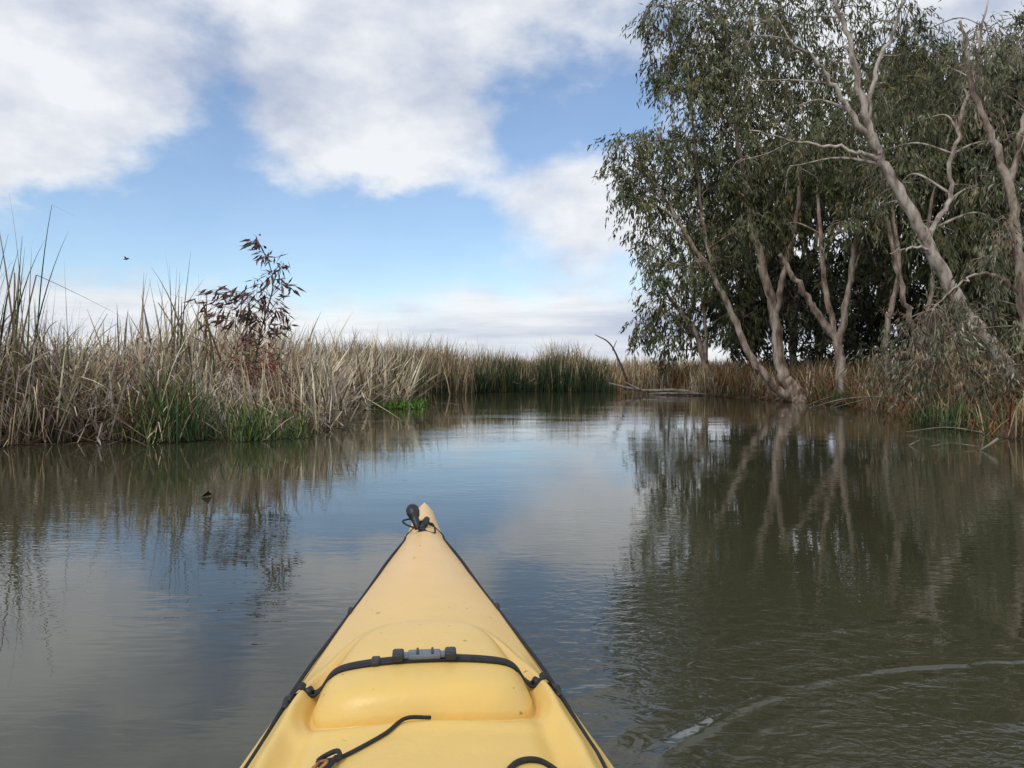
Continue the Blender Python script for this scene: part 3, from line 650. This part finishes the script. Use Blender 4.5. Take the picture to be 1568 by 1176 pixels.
# bow toggle
T=Acc()
def lathe(p0,p1,prof,sides=16):
    p0=np.array(p0,float);p1=np.array(p1,float); t=np.array([q[0] for q in prof]); r=np.array([q[1] for q in prof])
    return tube(p0+(p1-p0)*t[:,None],r,sides)
T.add(*lathe((-.018,2.48,.402),(-.042,2.55,.466),[(0,.006),(.04,.010),(.3,.012),(.5,.012),(.55,.017),(.7,.0205),(.85,.020),(.95,.014),(1,.004)]))
T.add(*lathe((-.008,2.47,.408),(.010,2.52,.432),[(0,.006),(.1,.010),(.6,.011),(.9,.009),(1,.003)]))
T.add(*lathe((-.006,2.45,.388),(-.006,2.455,.415),[(0,.020),(.3,.020),(.6,.014),(1,.006)]))
T.obj('bow_toggle',mat_rub,True,kay)
T=Acc()
T.add(*tube(catmull([(-.01,2.44,.41),(-.05,2.44,.425),(-.066,2.48,.43),(-.045,2.51,.43),(-.03,2.50,.42)],6),.003,6))
T.add(*tube(catmull([(-.01,2.45,.41),(.03,2.44,.40),(.025,2.48,.42),(.0,2.48,.42)],6),.003,6))
T.obj('toggle_cord',mat_blk,True,kay)
kay.rotation_euler=(0,0,math.atan(.109))

# ------------------------------------------------------------------ floating leaf and a distant bird
V,Fq=leaves(np.array([(-2.15,5.55,.006)]),np.array([(.5,1,.02)]),.10,.06)
V[1,2]=.045;V[3,2]=.006
mesh_obj('floating_leaf',V,Fq,simple_mat('dry_leaf',(.03,.02,.015),(.08,.04,.02),20,.7))
T=Acc(); bx,by,bz=-19.2,40,6.3
T.add(*tube([(bx-.16,by,bz-.01),(bx-.08,by,bz+.01),(bx+.02,by,bz+.01),(bx+.10,by,bz+.03),(bx+.15,by,bz+.03)],[.008,.035,.045,.025,.004],8))
T.add([(bx-.03,by,bz+.02),(bx+.05,by,bz+.02),(bx+.03,by-.18,bz+.12),(bx-.04,by-.2,bz+.10)],[[0,1,2,3]])
T.add([(bx-.03,by,bz+.02),(bx+.05,by,bz+.02),(bx+.03,by+.18,bz+.12),(bx-.04,by+.2,bz+.10)],[[3,2,1,0]])
T.obj('flying_bird',mat_bark_dark)

# ------------------------------------------------------------------ sky
w=bpy.data.worlds.new('World'); scene.world=w; w.use_nodes=True; nt=w.node_tree
for n_ in list(nt.nodes): nt.nodes.remove(n_)
out=N(nt,'ShaderNodeOutputWorld')
sky=N(nt,'ShaderNodeTexSky',sky_type='NISHITA',sun_disc=False)
SE=math.radians(48); SAZ=math.radians(215)   # clockwise from +Y
sky.sun_elevation=SE; sky.sun_rotation=SAZ; sky.air_density=1.0; sky.dust_density=.1; sky.ozone_density=4.0
bg=N(nt,'ShaderNodeBackground'); bg.inputs[1].default_value=.15; nt.links.new(sky.outputs[0],bg.inputs[0])
tc=N(nt,'ShaderNodeTexCoord'); D=tc.outputs['Generated']
def vm(op,a,b_=None):
    n=N(nt,'ShaderNodeVectorMath',operation=op)
    for i,q in enumerate((a,b_)):
        if q is None: continue
        if isinstance(q,tuple): n.inputs[i].default_value=q
        else: nt.links.new(q,n.inputs[i])
    return n
sep=N(nt,'ShaderNodeSeparateXYZ'); nt.links.new(D,sep.inputs[0])
def wn(vec,scale,detail,rough=.55,off=0):
    a=vm('ADD',vec,(off,off*.7,off*1.3)); n=N(nt,'ShaderNodeTexNoise'); n.inputs['Scale'].default_value=scale; n.inputs['Detail'].default_value=detail; n.inputs['Roughness'].default_value=rough
    nt.links.new(a.outputs[0],n.inputs[0]); return n
D2=vm('MULTIPLY',D,(1,1,1.7)).outputs[0]
warp=wn(D2,5,5,.55,3)
wv=vm('SUBTRACT',warp.outputs['Color'],(.5,.5,.5)); wsc=N(nt,'ShaderNodeVectorMath',operation='SCALE'); nt.links.new(wv.outputs[0],wsc.inputs[0]); wsc.inputs['Scale'].default_value=.17
DW=vm('ADD',D,wsc.outputs[0]).outputs[0]
base_n=wn(D2,3.6,6,.55,5.3).outputs['Fac']
fine_n=wn(D2,12,7,.6,2.3).outputs['Fac']
tot=math_('ADD',math_('MULTIPLY_ADD',base_n,1.3,-.45),math_('MULTIPLY_ADD',fine_n,.9,-.45))
def blob(c,r,wt):
    global tot
    v=vm('DIVIDE',vm('SUBTRACT',DW,c).outputs[0],r); l=vm('LENGTH',v.outputs[0]).outputs['Value']
    g=math_('POWER',2.718,math_('MULTIPLY',math_('MULTIPLY',l,l),-1)); tot=math_('ADD',tot,math_('MULTIPLY',g,wt))
blob((-.49,.84,.34),(.15,.4,.12),.9)
blob((-.19,.917,.34),(.14,.4,.13),.9)
blob((-.16,.93,.25),(.10,.4,.05),.35)
blob((-.52,.84,.22),(.10,.4,.05),.30)
blob((.08,.90,.43),(.2,.4,.07),.30)
blob((.10,.98,.19),(.13,.4,.05),.45)
blob((-.345,.89,.30),(.045,.4,.12),-.65)
blob((.04,.95,.30),(.10,.4,.035),-.50)
blob((-.36,.893,.15),(.28,.4,.055),-1.0)
blob((-.10,.97,.155),(.12,.4,.05),-.6)
low=N(nt,'ShaderNodeMapRange',interpolation_type='SMOOTHSTEP'); low.inputs['From Min'].default_value=.12; low.inputs['From Max'].default_value=.05; nt.links.new(sep.outputs[2],low.inputs[0])
tot=math_('ADD',tot,math_('MULTIPLY',low.outputs[0],.45))
bh=N(nt,'ShaderNodeMapRange',interpolation_type='SMOOTHSTEP'); bh.inputs['From Min'].default_value=.5; bh.inputs['From Max'].default_value=-.1; nt.links.new(sep.outputs[1],bh.inputs[0])
tot=math_('ADD',tot,math_('MULTIPLY',bh.outputs[0],.3))
rt=N(nt,'ShaderNodeMapRange',interpolation_type='SMOOTHSTEP'); rt.inputs['From Min'].default_value=.15; rt.inputs['From Max'].default_value=.35; nt.links.new(sep.outputs[0],rt.inputs[0])
tot=math_('ADD',tot,math_('MULTIPLY',rt.outputs[0],.4))
mask=N(nt,'ShaderNodeMapRange',interpolation_type='SMOOTHSTEP'); mask.inputs['From Min'].default_value=-.02; mask.inputs['From Max'].default_value=.62; mask.inputs['To Min'].default_value=.08; mask.inputs['To Max'].default_value=.97
nt.links.new(tot,mask.inputs[0])
# cloud shading
sv=vm('MULTIPLY',D,(1.0,1.0,9)).outputs[0]
sh1=wn(sv,2.4,6,.6,1.2).outputs['Fac']; sh2=wn(D2,5.0,7,.55,9).outputs['Fac']
lowmix=math_('MULTIPLY_ADD',low.outputs[0],.75,.08)
shd=math_('ADD',math_('MULTIPLY',sh1,lowmix),math_('MULTIPLY',sh2,math_('SUBTRACT',1.0,lowmix)))
cr=N(nt,'ShaderNodeValToRGB'); e_=cr.color_ramp.elements; e_[0].position=.35; e_[0].color=(.50,.56,.70,1); e_[1].position=.57; e_[1].color=(.90,.92,.95,1)
nt.links.new(shd,cr.inputs[0])
bg2=N(nt,'ShaderNodeBackground'); bg2.inputs[1].default_value=1.0; nt.links.new(cr.outputs[0],bg2.inputs[0])
ms=N(nt,'ShaderNodeMixShader'); nt.links.new(mask.outputs[0],ms.inputs[0]); nt.links.new(bg.outputs[0],ms.inputs[1]); nt.links.new(bg2.outputs[0],ms.inputs[2])
nt.links.new(ms.outputs[0],out.inputs[0])

sl=bpy.data.lights.new('sun','SUN'); sl.energy=1.4; sl.angle=math.radians(14); sl.color=(1,.96,.9)
so=bpy.data.objects.new('sun',sl); scene.collection.objects.link(so)
dirv=Vector((math.sin(SAZ)*math.cos(SE),math.cos(SAZ)*math.cos(SE),math.sin(SE)))
so.rotation_euler=dirv.to_track_quat('Z','Y').to_euler(); so.location=(0,-5,20)

cam=bpy.data.cameras.new('camera'); co=bpy.data.objects.new('camera',cam); scene.collection.objects.link(co)
co.location=(0,0,.9); co.rotation_euler=(math.radians(90),0,0)
cam.sensor_width=36; cam.lens=36*1230/1568; cam.shift_y=-25/1568; cam.clip_end=5000; cam.clip_start=.05
scene.camera=co
scene.view_settings.view_transform='Standard'; scene.view_settings.look='None'; scene.view_settings.exposure=0
